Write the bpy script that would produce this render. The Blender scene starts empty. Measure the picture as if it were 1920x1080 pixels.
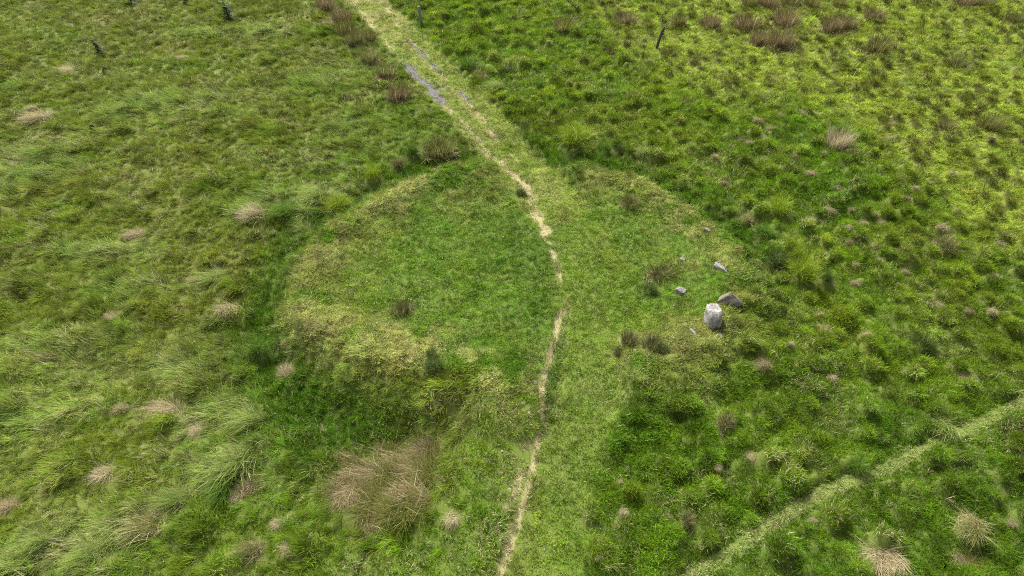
import bpy, math, random
import numpy as np
from mathutils import Vector, Euler

# ------------------------------------------------------------------ camera, sky, sun, exposure
SC = bpy.context.scene
COL = SC.collection
CAM_H, PITCH, FPX = 15.0, math.radians(40.0), 1297.0      # drone height, tilt below horizontal, focal length in photo pixels
cam_d = bpy.data.cameras.new('camera')
cam_d.sensor_width = 36.0
cam_d.lens = 36.0 * FPX / 1920.0
cam_d.clip_end = 3000
cam = bpy.data.objects.new('camera', cam_d)
COL.objects.link(cam)
cam.location = (0, 0, CAM_H)
cam.rotation_euler = (math.pi / 2 - PITCH, 0, 0)
SC.camera = cam

SUN_EL, SUN_AZ = math.radians(50), math.radians(-24)       # azimuth measured from +y towards +x
world = bpy.data.worlds.new('World')
SC.world = world
world.use_nodes = True
wn = world.node_tree.nodes
wl = world.node_tree.links
wn.clear()
sky = wn.new('ShaderNodeTexSky')
sky.sky_type = 'NISHITA'
sky.sun_disc = False
sky.sun_elevation = SUN_EL
sky.sun_rotation = SUN_AZ
sky.dust_density = 4.0
sky.air_density = 1.0
hs = wn.new('ShaderNodeHueSaturation')                     # a milky, thinly overcast sky: little blue left in it
hs.inputs['Saturation'].default_value = 0.25
bg = wn.new('ShaderNodeBackground')
bg.inputs['Strength'].default_value = 0.10
wo = wn.new('ShaderNodeOutputWorld')
wl.new(sky.outputs[0], hs.inputs['Color'])
wl.new(hs.outputs[0], bg.inputs[0])
wl.new(bg.outputs[0], wo.inputs[0])

sun_d = bpy.data.lights.new('sun', 'SUN')
sun_d.energy = 3.3
sun_d.angle = math.radians(9)
sun_d.color = (1.0, 0.955, 0.88)
sun = bpy.data.objects.new('sun', sun_d)
COL.objects.link(sun)
sdir = Vector((math.sin(SUN_AZ) * math.cos(SUN_EL), math.cos(SUN_AZ) * math.cos(SUN_EL), math.sin(SUN_EL)))
sun.rotation_euler = sdir.to_track_quat('Z', 'Y').to_euler()
sun.location = sdir * 80

SC.view_settings.view_transform = 'Standard'
SC.view_settings.look = 'None'
SC.view_settings.exposure = 1.43
SC.view_settings.gamma = 1.0
SC.view_settings.use_curve_mapping = False
SC.render.engine = 'CYCLES'
SC.cycles.max_bounces = 5
SC.cycles.diffuse_bounces = 3
SC.cycles.transmission_bounces = 3
SC.cycles.use_denoising = False
SC.cycles.pixel_filter_type = 'BLACKMAN_HARRIS'
SC.cycles.filter_width = 1.05

# ------------------------------------------------------------------ numeric helpers
RNG = np.random.default_rng(11)
CT, ST = math.cos(PITCH), math.sin(PITCH)


def hash2(ix, iy, seed=0):
    h = (ix.astype(np.int64) * 374761393 + iy.astype(np.int64) * 668265263 + seed * 1442695041) & 0xFFFFFFFF
    h = ((h ^ (h >> 13)) * 1274126177) & 0xFFFFFFFF
    h = (h ^ (h >> 16)) & 0xFFFFFFFF
    return h.astype(np.float64) / 4294967295.0


def vnoise(x, y, s, seed=0):
    x = np.asarray(x, float) / s
    y = np.asarray(y, float) / s
    ix, iy = np.floor(x), np.floor(y)
    fx, fy = x - ix, y - iy
    fx = fx * fx * (3 - 2 * fx)
    fy = fy * fy * (3 - 2 * fy)
    a = hash2(ix, iy, seed)
    b = hash2(ix + 1, iy, seed)
    c = hash2(ix, iy + 1, seed)
    d = hash2(ix + 1, iy + 1, seed)
    return (a * (1 - fx) + b * fx) * (1 - fy) + (c * (1 - fx) + d * fx) * fy


def fbm(x, y, s, seed=0, o=3):
    v, a, t = 0, 1.0, 0
    for k in range(o):
        v = v + a * vnoise(x + 13.7 * k, y - 7.3 * k, s / 2 ** k, seed + k)
        t += a
        a *= 0.5
    return v / t


def sstep(a, b, x):
    t = np.clip((x - a) / (b - a), 0, 1)
    return t * t * (3 - 2 * t)


def P(u, v, z=0.0):
    """photo pixel -> point on the level z (world metres)"""
    a, b = (u - 960) / FPX, (540 - v) / FPX
    d = np.array((a, b * ST + CT, b * CT - ST))
    t = (z - CAM_H) / d[2]
    return d[0] * t, d[1] * t


def depth_at(x, y, z=0.0):
    return y * CT + (CAM_H - z) * ST


def poly(pts):
    return np.array([P(*p) for p in pts])


def dist_line(x, y, pl):
    best = np.full(np.shape(x), 1e9)
    for (ax, ay), (bx, by) in zip(pl[:-1], pl[1:]):
        dx, dy = bx - ax, by - ay
        t = np.clip(((x - ax) * dx + (y - ay) * dy) / (dx * dx + dy * dy), 0, 1)
        best = np.minimum(best, np.hypot(x - ax - t * dx, y - ay - t * dy))
    return best


def sd_poly(x, y, pl):
    """signed distance, positive inside"""
    q = np.vstack([pl, pl[:1]])
    d = dist_line(x, y, q)
    ins = np.zeros(np.shape(x), bool)
    for (ax, ay), (bx, by) in zip(q[:-1], q[1:]):
        if ay == by:
            continue
        c = ((ay > y) != (by > y)) & (x < (bx - ax) * (y - ay) / (by - ay) + ax)
        ins ^= c
    return np.where(ins, d, -d)


def ell(x, y, u, v, wu, wv):
    """soft patch around a photo point: half-width wu and half-depth wv in photo pixels, turned into metres on the ground"""
    cx, cy = P(u, v)
    rx = abs(P(u + wu, v)[0] - cx)
    ry = 0.5 * abs(P(u, v - wv)[1] - P(u, v + wv)[1])
    return np.exp(-(((x - cx) / rx) ** 2 + ((y - cy) / ry) ** 2))


# ------------------------------------------------------------------ the lie of the land, traced on the ground
CREST_L = poly([(915, 322), (800, 348), (690, 402), (618, 452), (572, 530), (560, 610), (640, 652), (740, 690), (850, 718), (945, 745)])
CREST_R = poly([(1080, 326), (1180, 350), (1260, 392), (1322, 438), (1372, 492), (1386, 560), (1350, 640), (1250, 690), (1140, 725)])
APRON = poly([(900, 745), (1000, 745), (1010, 900), (960, 1000), (920, 1150), (560, 1150), (640, 1040), (760, 1000), (850, 930), (860, 830)])
DITCH_L = poly([(900, 285), (840, 300), (740, 345), (640, 395), (560, 440), (515, 520), (480, 600), (500, 680), (580, 750), (660, 810), (740, 830)])
FRONT = poly([(600, 630), (680, 645), (760, 665), (850, 700), (945, 738)])
DITCH_R = poly([(960, 255), (1040, 305), (1140, 325), (1240, 362), (1330, 415), (1400, 460)])
INSIDE = poly([(940, 320), (800, 348), (690, 402), (618, 452), (572, 530), (560, 610), (640, 652), (740, 690), (850, 718), (945, 745),
               (1110, 735), (1250, 690), (1350, 640), (1386, 560), (1372, 492), (1322, 438), (1260, 392), (1180, 350), (1080, 326)])
LIME = poly([(1080, -60), (2100, -60), (2150, 520), (1840, 440), (1700, 330), (1580, 235), (1480, 190), (1330, 190), (1240, 150), (1180, 90), (1110, 30)])
TRACK = poly([(560, -120), (640, -40), (686, 0), (740, 55), (800, 118), (855, 178), (905, 232), (955, 282), (1000, 335), (1040, 390)])
RUT_L = poly([(590, -110), (655, -10), (700, 55), (745, 100), (790, 150), (825, 190), (870, 232), (915, 282), (945, 320)])
RUT_R = poly([(640, -90), (705, -15), (745, 45), (790, 98), (830, 140), (868, 180), (905, 222), (945, 268), (975, 305)])
MID = poly([(720, 45), (760, 80), (810, 130), (855, 178), (895, 218), (930, 262)])
FOOT = poly([(930, 295), (958, 330), (985, 352), (1000, 395), (1018, 430), (1030, 465), (1044, 500), (1050, 545), (1048, 590), (1038, 640),
             (1028, 680), (1014, 730), (1018, 795), (1003, 850), (995, 900), (975, 960), (955, 1020), (935, 1085), (900, 1200)])
FOOT_B = poly([(1000, 740), (990, 800), (985, 860), (965, 920), (945, 970), (920, 1040), (895, 1100)])
GROOVE = poly([(1050, 600), (1047, 660), (1040, 710), (1030, 755), (1022, 790)])
BAND = poly([(1010, 330), (1050, 400), (1080, 480), (1092, 560), (1096, 640), (1095, 720), (1085, 800), (1065, 880), (1045, 960), (1020, 1040), (985, 1180)])
PALE2 = poly([(1062, 560), (1058, 640), (1050, 700), (1035, 770), (1025, 800)])
TRAIL = poly([(1180, 1190), (1310, 1075), (1420, 1005), (1500, 950), (1580, 910), (1660, 880), (1740, 840), (1820, 800), (1920, 752), (2080, 670)])
GRAVEL_L = poly([(757, 118), (772, 132), (783, 145), (800, 158), (812, 172), (820, 182), (832, 193)])
GRAVEL_L2 = poly([(818, 166), (828, 163)])
GRAVEL_R = poly([(766, 76), (785, 94), (800, 108), (815, 124), (826, 136)])
GRAVEL_R2 = poly([(860, 170), (872, 181), (880, 190)])


def hummocks(x, y, cell, seed, r0, r1):
    """rounded bumps, one per jittered cell: 0..1"""
    ix, iy = np.floor(x / cell), np.floor(y / cell)
    out = np.zeros(np.shape(x))
    for ox in (-1, 0, 1):
        for oy in (-1, 0, 1):
            jx, jy = ix + ox, iy + oy
            cx = (jx + 0.15 + 0.7 * hash2(jx, jy, seed)) * cell
            cy = (jy + 0.15 + 0.7 * hash2(jx, jy, seed + 1)) * cell
            r = r0 + (r1 - r0) * hash2(jx, jy, seed + 2)
            a = 0.25 + 0.75 * hash2(jx, jy, seed + 3)
            d2 = ((x - cx) / r) ** 2 + ((y - cy) / r) ** 2
            out = np.maximum(out, a * np.exp(-d2 * d2 * 0.8 - d2 * 0.4))
    return out


class F:
    """all the fields at the points x, y"""

    def __init__(s, x, y):
        x = np.asarray(x, float)
        y = np.asarray(y, float)
        s.x, s.y = x, y
        w = 0.5 * (fbm(x, y, 1.1, 5) - 0.5)
        wx, wy = x + w, y + 0.8 * (fbm(x, y, 1.3, 9) - 0.5)
        s.sd_in = sd_poly(wx, wy, INSIDE)
        s.inside = sstep(-0.5, 0.3, s.sd_in)
        s.d_crest = np.minimum(dist_line(wx, wy, CREST_L), dist_line(wx, wy, CREST_R))
        s.crest = np.exp(-(s.d_crest / 1.0) ** 2)
        s.ditch = np.maximum(np.exp(-(dist_line(wx, wy, DITCH_L) / 0.95) ** 2), np.exp(-(dist_line(wx, wy, DITCH_R) / 1.1) ** 2)) * (1 - s.inside)
        s.lime = sstep(-1.6, 1.6, sd_poly(wx, wy, LIME) + 2.5 * (fbm(x, y, 4, 31) - 0.5))
        tw = 0.35 * (fbm(x, y, 0.8, 17) - 0.5)
        s.d_track = dist_line(x, y, TRACK) + tw
        s.track = sstep(1.35, 1.2, s.d_track)
        s.d_band = dist_line(x, y, BAND) + tw + 1.1 * (fbm(x, y, 1.6, 19) - 0.5)
        s.band = sstep(1.30, 0.50, s.d_band)
        rw = 0.26 * (fbm(x, y, 0.5, 23) - 0.5)
        s.foot = sstep(0.13, 0.05, dist_line(x, y, FOOT) + (0.4 + 0.5 * sstep(12.5, 14.5, y)) * rw) * sstep(0.34, 0.50, fbm(x, y, 0.8, 41, 2) + 0.10 + 0.14 * sstep(14.5, 12.5, y)) * 0.9
        up = dist_line(x, y, poly([(930, 290), (985, 352), (1000, 395), (1020, 440)]))
        s.foot = np.maximum(s.foot, 0.9 * sstep(0.30, 0.06, up + 2 * rw) * sstep(0.40, 0.54, fbm(x, y, 0.5, 43, 3)))
        s.foot = np.maximum(s.foot, 0.75 * sstep(0.17, 0.05, dist_line(x, y, FOOT_B) + rw) * sstep(0.50, 0.62, fbm(x, y, 0.9, 47, 2)))
        s.rut = np.maximum(sstep(0.22, 0.06, dist_line(x, y, RUT_L) + 1.3 * rw), sstep(0.20, 0.05, dist_line(x, y, RUT_R) + 1.3 * rw)) * sstep(0.42, 0.60, fbm(x, y, 0.9, 51, 2) + 0.05) * 0.8
        far = sstep(39, 47, y) * s.track
        s.rut = np.maximum(s.rut, 0.55 * far * sstep(0.45, 0.6, fbm(x, y, 1.0, 53)))
        g = np.minimum(dist_line(x, y, GRAVEL_L) * 0.85, dist_line(x, y, GRAVEL_L2))
        g2 = np.minimum(dist_line(x, y, GRAVEL_R), dist_line(x, y, GRAVEL_R2))
        s.gravel = np.maximum(sstep(0.30, 0.14, g + rw), sstep(0.18, 0.06, g2 + rw))
        s.groove = sstep(0.30, 0.1, dist_line(x, y, GROOVE) + rw)
        s.pale = np.maximum(sstep(0.2, 0.05, dist_line(x, y, MID) + rw), 0.8 * sstep(0.16, 0.04, dist_line(x, y, PALE2) + rw))
        s.d_trail = dist_line(x, y, TRAIL)
        s.trail = sstep(0.22, 0.12, s.d_trail + 0.35 * rw)
        s.bare = np.clip(np.maximum(np.maximum(s.foot, s.rut), s.gravel), 0, 1)
        s.smooth = np.clip(np.maximum(np.maximum(s.track, s.band), s.inside), 0, 1)
        # right of the track and the enclosure / left of it
        side = x - np.interp(y, [0, 8, 11, 14, 19, 25, 30, 36, 45, 60], [0.6, 0.9, 0.7, 0.5, 0.6, 0.0, -1.3, -4.2, -8.6, -15.5])
        s.right = sstep(-0.6, 0.6, side)
        s.left = 1 - s.right
        s.hm = hummocks(x, y, 0.80, 61, 0.16, 0.32)
        s.hb = hummocks(x, y, 1.45, 71, 0.30, 0.62)
        s.apron = sstep(-0.5, 0.5, sd_poly(wx, wy, APRON)) * (1 - s.smooth)
        s.rough = (1 - s.smooth) * sstep(0.19, 0.40, s.d_trail + 0.3 * rw)

    def height(s):
        x, y = s.x, s.y
        h = 0.55 * (fbm(x, y, 14, 101) - 0.5) * sstep(0, 6, s.d_track)
        h = h + 0.44 * np.exp(-(s.d_crest / 1.25) ** 2) * (1 - s.band) * (1 - s.track) + 0.12 * s.inside
        h = h - 0.38 * s.ditch
        h = h + s.rough * s.right * (0.33 * s.hm + 0.26 * s.hb * (1 - s.lime))
        h = h + s.rough * s.left * (0.27 * s.hb * sstep(40, 18, y) + 0.26 * (fbm(x, y, 1.6, 111) - 0.5)) * (1 - 0.7 * s.apron)
        h = h + s.inside * (1 - s.band) * (0.16 * (fbm(x, y, 0.9, 121) - 0.5) + 0.10 * (fbm(x, y, 0.35, 131, 2) - 0.5))
        h = h - 0.05 * s.bare - 0.08 * s.groove + 0.05 * s.trail
        return h


def Z(x, y):
    return F(np.array([x]), np.array([y])).height()[0]


def G(u, v):
    """photo pixel -> point on the modelled ground"""
    z = 0.0
    for _ in range(4):
        x, y = P(u, v, z)
        z = Z(x, y)
    return x, y, z


# ------------------------------------------------------------------ colours (linear base colours of the plants and soils)
C = {k: np.array(v) for k, v in dict(
    olive=(0.128, 0.172, 0.015), brown=(0.170, 0.162, 0.034), lush=(0.062, 0.145, 0.007), green=(0.100, 0.185, 0.010),
    deep=(0.050, 0.110, 0.007), lime=(0.260, 0.335, 0.040), limey=(0.180, 0.255, 0.014), pale=(0.205, 0.280, 0.050),
    straw=(0.310, 0.320, 0.095), buff=(0.220, 0.265, 0.045), turf=(0.100, 0.200, 0.012), turf2=(0.155, 0.230, 0.020),
    band=(0.178, 0.262, 0.034), dead=(0.400, 0.345, 0.180), moss=(0.105, 0.125, 0.014), soil=(0.36, 0.275, 0.165),
    gravel=(0.155, 0.145, 0.150), earth=(0.050, 0.055, 0.014)).items()}


def mix(a, b, w):
    w = np.clip(w, 0, 1)[:, None]
    return a * (1 - w) + b * w


def cover_colour(f):
    """colour of the living cover at each point"""
    x, y = f.x, f.y
    n = len(x)
    one = np.ones((n, 1))
    n1, n2, n3, n4 = fbm(x, y, 5.0, 201), fbm(x, y, 1.7, 211), fbm(x, y, 0.6, 221, 2), fbm(x, y, 2.6, 231)
    # left: wind-combed moor grass
    L = mix(one * C['olive'], one * C['brown'], 1.2 * (n1 - 0.50) + 0.5 * (n3 - 0.5))
    L = mix(L, one * C['green'], 2.4 * (n4 - 0.50))
    near = np.maximum(np.maximum(ell(x, y, 790, 260, 150, 90), ell(x, y, 620, 370, 150, 50)), np.maximum(ell(x, y, 520, 800, 150, 140), ell(x, y, 560, 980, 260, 120)))
    L = mix(L, one * C['green'], 0.85 * near)
    comb = np.zeros(n)
    for (u, v, a, b) in ((330, 195, 120, 26), (240, 210, 60, 14), (110, 290, 95, 34), (70, 330, 60, 24), (380, 65, 60, 10), (120, 640, 90, 30), (60, 780, 80, 40),
                         (230, 1000, 90, 50), (150, 1010, 60, 50), (30, 1050, 60, 40), (480, 390, 60, 20), (420, 780, 60, 40), (250, 540, 80, 18), (480, 60, 80, 8),
                         (580, 395, 60, 16), (450, 870, 70, 40), (330, 690, 90, 30), (180, 470, 80, 20), (680, 345, 40, 14), (620, 150, 40, 20), (660, 230, 50, 20)):
        comb = np.maximum(comb, ell(x, y, u, v, a, b))
    f.comb = comb * sstep(0.25, 0.55, n2 + 0.12)
    L = mix(L, one * C['pale'], 0.45 * sstep(0.55, 0.75, n2))
    L = mix(L, one * np.array((0.215, 0.295, 0.062)), 0.95 * f.comb)
    # right: hummocky pasture
    R = mix(one * C['green'], one * C['limey'], 1.6 * (n2 - 0.35) + 0.5 * f.hm)
    R = mix(R, one * C['deep'], 1.1 * (0.40 - n4))
    R = mix(R, one * C['olive'], 2.5 * (n1 - 0.55))
    R = mix(R, one * (0.5 * C['deep'] + 0.5 * C['lush']), 0.55 * sstep(19, 11, y) + 0.45 * ell(x, y, 1560, 330, 200, 70))
    T = mix(one * C['lime'], one * C['moss'], 1.5 * sstep(0.2, 0.8, f.hm) + 0.7 * (n3 - 0.5))
    T = mix(T, one * C['green'], 2.2 * (n4 - 0.62))
    R = mix(R, T, f.lime)
    c = mix(L, R, f.right)
    # enclosure
    I = mix(one * C['turf'], one * C['turf2'], 2.6 * (n2 - 0.42) + 0.6 * (n3 - 0.5))
    rim = np.clip(0.95 - f.sd_in / 2.6, 0, 1)
    I = mix(I, one * C['buff'], 0.9 * rim * sstep(0.30, 0.62, n2 * 0.6 + n3 * 0.4))
    I = mix(I, one * C['lush'], 0.9 * ell(x, y, 960, 440, 90, 130) * (1 - n3) + 0.6 * ell(x, y, 940, 690, 70, 70) + 0.5 * ell(x, y, 1010, 560, 40, 120))
    I = mix(I, one * C['moss'], 1.3 * sstep(0.60, 0.78, n3) * rim)
    A = mix(one * C['green'], one * C['turf2'], 2.2 * (n2 - 0.38))
    c = mix(c, A, f.apron)
    c = mix(c, I, f.inside)
    cr = f.crest * (1 - f.band) * (1 - f.track)
    c = mix(c, one * C['straw'], 0.55 * cr * sstep(0.32, 0.58, n3 * 0.5 + n2 * 0.5))
    bk = np.maximum(ell(x, y, 1330, 450, 90, 60), np.maximum(ell(x, y, 760, 665, 150, 34), np.maximum(ell(x, y, 590, 520, 40, 60), np.maximum(ell(x, y, 740, 375, 110, 34), ell(x, y, 880, 712, 80, 22)))))
    c = mix(c, one * C['straw'], 0.70 * bk * sstep(0.32, 0.56, n3 * 0.6 + n2 * 0.4))
    fr = np.exp(-(dist_line(x, y, FRONT) / 0.55) ** 2) * (1 - f.band)
    c = mix(c, one * C['straw'] * 1.08, 0.8 * fr * sstep(0.28, 0.5, n3 * 0.6 + n2 * 0.4))
    c = mix(c, one * C['lush'], 0.85 * f.ditch)
    lushp = np.maximum(ell(x, y, 620, 790, 110, 60), np.maximum(ell(x, y, 1160, 800, 60, 80), ell(x, y, 1100, 315, 110, 22)))
    c = mix(c, one * C['lush'], 0.8 * lushp * (1 - f.band))
    b = mix(one * C['band'], one * C['turf'], 1.6 * (n2 - 0.45))
    c = mix(c, b, 0.62 * f.band)
    t = mix(one * np.array((0.205, 0.275, 0.042)), one * C['turf2'], 1.5 * (n2 - 0.4))
    t = mix(t, one * C['straw'], 0.40 * sstep(0.45, 0.7, n3) + 0.4 * sstep(38, 46, y))
    c = mix(c, t, f.track)
    c = mix(c, one * C['straw'], 0.75 * f.pale)
    c = mix(c, one * np.array((0.215, 0.295, 0.060)), f.trail)
    c = mix(c, one * C['lush'], 0.8 * f.groove)
    c = mix(c, one * C['dead'], 0.8 * f.foot + 0.65 * f.rut)
    return c


# ------------------------------------------------------------------ small bpy helpers
def tag(o, label=None, cat=None, group=None, kind=None):
    for k, v in (('label', label), ('category', cat), ('group', group), ('kind', kind)):
        if v:
            o[k] = v
    return o


def link(name, data, parent=None, loc=None):
    o = bpy.data.objects.new(name, data)
    COL.objects.link(o)
    if parent is not None:
        o.parent = parent
    if loc is not None:
        o.location = loc
    return o


def quick_mesh(name, verts, faces_flat, loop_starts, loop_totals, mats=(), smooth=True, attrs=None):
    me = bpy.data.meshes.new(name)
    verts = np.asarray(verts, np.float32)
    me.vertices.add(len(verts))
    me.vertices.foreach_set('co', verts.ravel())
    me.loops.add(len(faces_flat))
    me.loops.foreach_set('vertex_index', np.asarray(faces_flat, np.int32))
    me.polygons.add(len(loop_starts))
    me.polygons.foreach_set('loop_start', np.asarray(loop_starts, np.int32))
    me.polygons.foreach_set('loop_total', np.asarray(loop_totals, np.int32))
    me.update(calc_edges=True)
    if smooth:
        me.polygons.foreach_set('use_smooth', np.ones(len(loop_starts), bool))
    for k, (ty, val) in (attrs or {}).items():
        put_attr(me, k, ty, val)
    for m in mats:
        me.materials.append(m)
    return me


def put_attr(me, k, ty, val):
    a = me.attributes.new(k, ty, 'POINT')
    val = np.asarray(val, np.float32 if ty != 'INT' else np.int32)
    if ty == 'FLOAT_COLOR':
        if val.shape[1] == 3:
            val = np.hstack([val, np.ones((len(val), 1), np.float32)])
        a.data.foreach_set('color', val.ravel())
    elif ty == 'FLOAT_VECTOR':
        a.data.foreach_set('vector', val.ravel())
    else:
        a.data.foreach_set('value', val.ravel())


class N:
    """tiny node-tree writer"""

    def __init__(s, name):
        s.m = bpy.data.materials.new(name)
        s.m.use_nodes = True
        s.t = s.m.node_tree
        s.t.nodes.clear()
        s.out = s.t.nodes.new('ShaderNodeOutputMaterial')

    def n(s, ty, ins=None, **kw):
        nd = s.t.nodes.new(ty)
        for k, v in kw.items():
            setattr(nd, k, v)
        for k, v in (ins or {}).items():
            if hasattr(v, 'is_output') or isinstance(v, bpy.types.NodeSocket):
                s.t.links.new(v, nd.inputs[k])
            else:
                nd.inputs[k].default_value = v
        return nd

    def math(s, op, a, b=0.0, clamp=False):
        nd = s.t.nodes.new('ShaderNodeMath')
        nd.operation = op
        nd.use_clamp = clamp
        for i, v in enumerate((a, b)):
            if isinstance(v, bpy.types.NodeSocket):
                s.t.links.new(v, nd.inputs[i])
            else:
                nd.inputs[i].default_value = v
        return nd.outputs[0]

    def mixc(s, a, b, f, blend='MIX'):
        nd = s.t.nodes.new('ShaderNodeMix')
        nd.data_type = 'RGBA'
        nd.blend_type = blend
        for i, v in ((0, f), (6, a), (7, b)):
            if isinstance(v, bpy.types.NodeSocket):
                s.t.links.new(v, nd.inputs[i])
            else:
                nd.inputs[i].default_value = v if i == 0 or len(v) == 4 else (*v, 1)
        return nd.outputs[2]

    def noise(s, scale, detail=3, rough=0.6, vec=None):
        nd = s.n('ShaderNodeTexNoise', {'Scale': scale, 'Detail': detail, 'Roughness': rough})
        if vec is not None:
            s.t.links.new(vec, nd.inputs['Vector'])
        return nd.outputs['Fac']

    def ramp(s, fac, stops):
        nd = s.t.nodes.new('ShaderNodeValToRGB')
        s.t.links.new(fac, nd.inputs[0])
        el = nd.color_ramp.elements
        while len(el) < len(stops):
            el.new(0.5)
        for e, (p, c) in zip(el, stops):
            e.position = p
            e.color = (*c, 1)
        return nd.outputs[0]

    def surf(s, sock):
        s.t.links.new(sock, s.out.inputs['Surface'])
        return s.m


# ------------------------------------------------------------------ materials
def mat_blade(name, instanced):
    k = N(name)
    bv = k.n('ShaderNodeAttribute', attribute_name='bv').outputs['Fac']       # per-blade random
    bw = k.n('ShaderNodeAttribute', attribute_name='bw').outputs['Fac']
    if instanced:
        tint = k.n('ShaderNodeAttribute', attribute_name='tint', attribute_type='INSTANCER').outputs['Color']
        dry = k.n('ShaderNodeAttribute', attribute_name='dryness', attribute_type='INSTANCER').outputs['Fac']
    else:
        tint = k.n('ShaderNodeObjectInfo').outputs['Color']
        dry = k.n('ShaderNodeObjectInfo').outputs['Alpha']
    isdry = k.math('LESS_THAN', bv, dry)
    deadc = k.mixc((0.28, 0.235, 0.115), (0.46, 0.41, 0.25), bw)
    c = k.mixc(tint, deadc, k.math('MULTIPLY', isdry, 0.85))
    br = k.math('ADD', k.math('MULTIPLY', bw, 0.5), 0.75)
    c = k.mixc(c, k.n('ShaderNodeCombineColor', {'Red': br, 'Green': br, 'Blue': br}).outputs[0], 1.0, 'MULTIPLY')
    p = k.n('ShaderNodeBsdfPrincipled', {'Base Color': c, 'Roughness': 0.7, 'Specular IOR Level': 0.04})
    tr = k.n('ShaderNodeBsdfTranslucent', {'Color': c})
    ms = k.n('ShaderNodeMixShader', {0: 0.38})
    k.t.links.new(p.outputs[0], ms.inputs[1])
    k.t.links.new(tr.outputs[0], ms.inputs[2])
    return k.surf(ms.outputs[0])


M_GRASS = mat_blade('grass_blades', True)
M_CLUMP = mat_blade('clump_blades', False)


def mat_ground():
    k = N('turf_and_soil')
    pos = k.n('ShaderNodeNewGeometry').outputs['Position']
    col = k.n('ShaderNodeAttribute', attribute_name='gcol').outputs['Color']
    bare = k.n('ShaderNodeAttribute', attribute_name='bare').outputs['Fac']
    grav = k.n('ShaderNodeAttribute', attribute_name='gravel').outputs['Fac']
    n1 = k.noise(9, 5, 0.7, pos)
    n2 = k.noise(45, 3, 0.7, pos)
    n3 = k.noise(2.2, 4, 0.6, pos)
    thatch = k.mixc(col, C['earth'], k.math('MULTIPLY', n1, 0.8))
    thatch = k.mixc(thatch, (0.13, 0.12, 0.05), k.math('MULTIPLY', n2, 0.35))
    soil = k.ramp(n2, [(0.25, (0.15, 0.12, 0.06)), (0.5, (0.29, 0.245, 0.13)), (0.75, (0.42, 0.37, 0.22))])
    soil = k.mixc(soil, (0.16, 0.17, 0.06), k.math('MULTIPLY', n3, 0.7))
    vor = k.n('ShaderNodeTexVoronoi', {'Scale': 28.0})
    k.t.links.new(pos, vor.inputs['Vector'])
    gr = k.ramp(k.n('ShaderNodeSeparateColor', {0: vor.outputs['Color']}).outputs[0], [(0.0, (0.045, 0.042, 0.040)), (0.6, (0.090, 0.085, 0.083)), (1.0, (0.19, 0.18, 0.175))])
    fb = k.math('ADD', bare, k.math('MULTIPLY', k.math('SUBTRACT', n1, 0.5), 1.1))
    fb = k.n('ShaderNodeMapRange', {'Value': fb, 'From Min': 0.30, 'From Max': 0.75}).outputs[0]
    c = k.mixc(thatch, soil, fb)
    fg = k.math('ADD', grav, k.math('MULTIPLY', k.math('SUBTRACT', n1, 0.5), 0.9))
    fg = k.n('ShaderNodeMapRange', {'Value': fg, 'From Min': 0.4, 'From Max': 0.55}).outputs[0]
    c = k.mixc(c, gr, fg)
    bump = k.n('ShaderNodeBump', {'Strength': 0.8, 'Distance': 0.03, 'Height': k.math('ADD', n1, k.math('MULTIPLY', n2, 0.6))})
    p = k.n('ShaderNodeBsdfPrincipled', {'Base Color': c, 'Roughness': 0.9, 'Specular IOR Level': 0.15, 'Normal': bump.outputs[0]})
    return k.surf(p.outputs[0])


M_GROUND = mat_ground()


def mat_stone(name, a, b, c2, lichen):
    k = N(name)
    co = k.n('ShaderNodeTexCoord').outputs['Object']
    n1 = k.noise(3.0, 6, 0.7, co)
    n2 = k.noise(14.0, 5, 0.75, co)
    n3 = k.noise(1.4, 3, 0.6, co)
    c = k.ramp(n1, [(0.25, a), (0.5, b), (0.75, c2)])
    c = k.mixc(c, (0.07, 0.065, 0.06), k.n('ShaderNodeMapRange', {'Value': n2, 'From Min': 0.50, 'From Max': 0.66, 'To Max': 0.8}).outputs[0])
    c = k.mixc(c, lichen, k.n('ShaderNodeMapRange', {'Value': n3, 'From Min': 0.56, 'From Max': 0.66, 'To Max': 0.75}).outputs[0])
    bump = k.n('ShaderNodeBump', {'Strength': 0.9, 'Distance': 0.05, 'Height': k.math('ADD', n1, n2)})
    return k.surf(k.n('ShaderNodeBsdfPrincipled', {'Base Color': c, 'Roughness': 0.85, 'Normal': bump.outputs[0]}).outputs[0])


M_STONE = mat_stone('pale_granite', (0.13, 0.12, 0.105), (0.25, 0.235, 0.215), (0.35, 0.33, 0.305), (0.40, 0.385, 0.34))
M_STONE_B = mat_stone('brown_granite', (0.09, 0.07, 0.05), (0.16, 0.13, 0.095), (0.27, 0.24, 0.20), (0.32, 0.30, 0.27))


def mat_wood(name, a, b):
    k = N(name)
    co = k.n('ShaderNodeTexCoord').outputs['Object']
    mp = k.n('ShaderNodeMapping', {'Scale': (14, 14, 1.2)})
    k.t.links.new(co, mp.inputs[0])
    n1 = k.noise(3, 5, 0.7, mp.outputs[0])
    c = k.ramp(n1, [(0.3, a), (0.7, b)])
    bump = k.n('ShaderNodeBump', {'Strength': 0.7, 'Distance': 0.01, 'Height': n1})
    return k.surf(k.n('ShaderNodeBsdfPrincipled', {'Base Color': c, 'Roughness': 0.85, 'Normal': bump.outputs[0]}).outputs[0])


M_POST_D = mat_wood('weathered_dark_wood', (0.025, 0.02, 0.016), (0.075, 0.062, 0.05))
M_POST_G = mat_wood('weathered_grey_wood', (0.10, 0.095, 0.085), (0.22, 0.20, 0.18))
M_BARK = mat_wood('sapling_bark', (0.05, 0.04, 0.03), (0.12, 0.09, 0.06))


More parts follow.
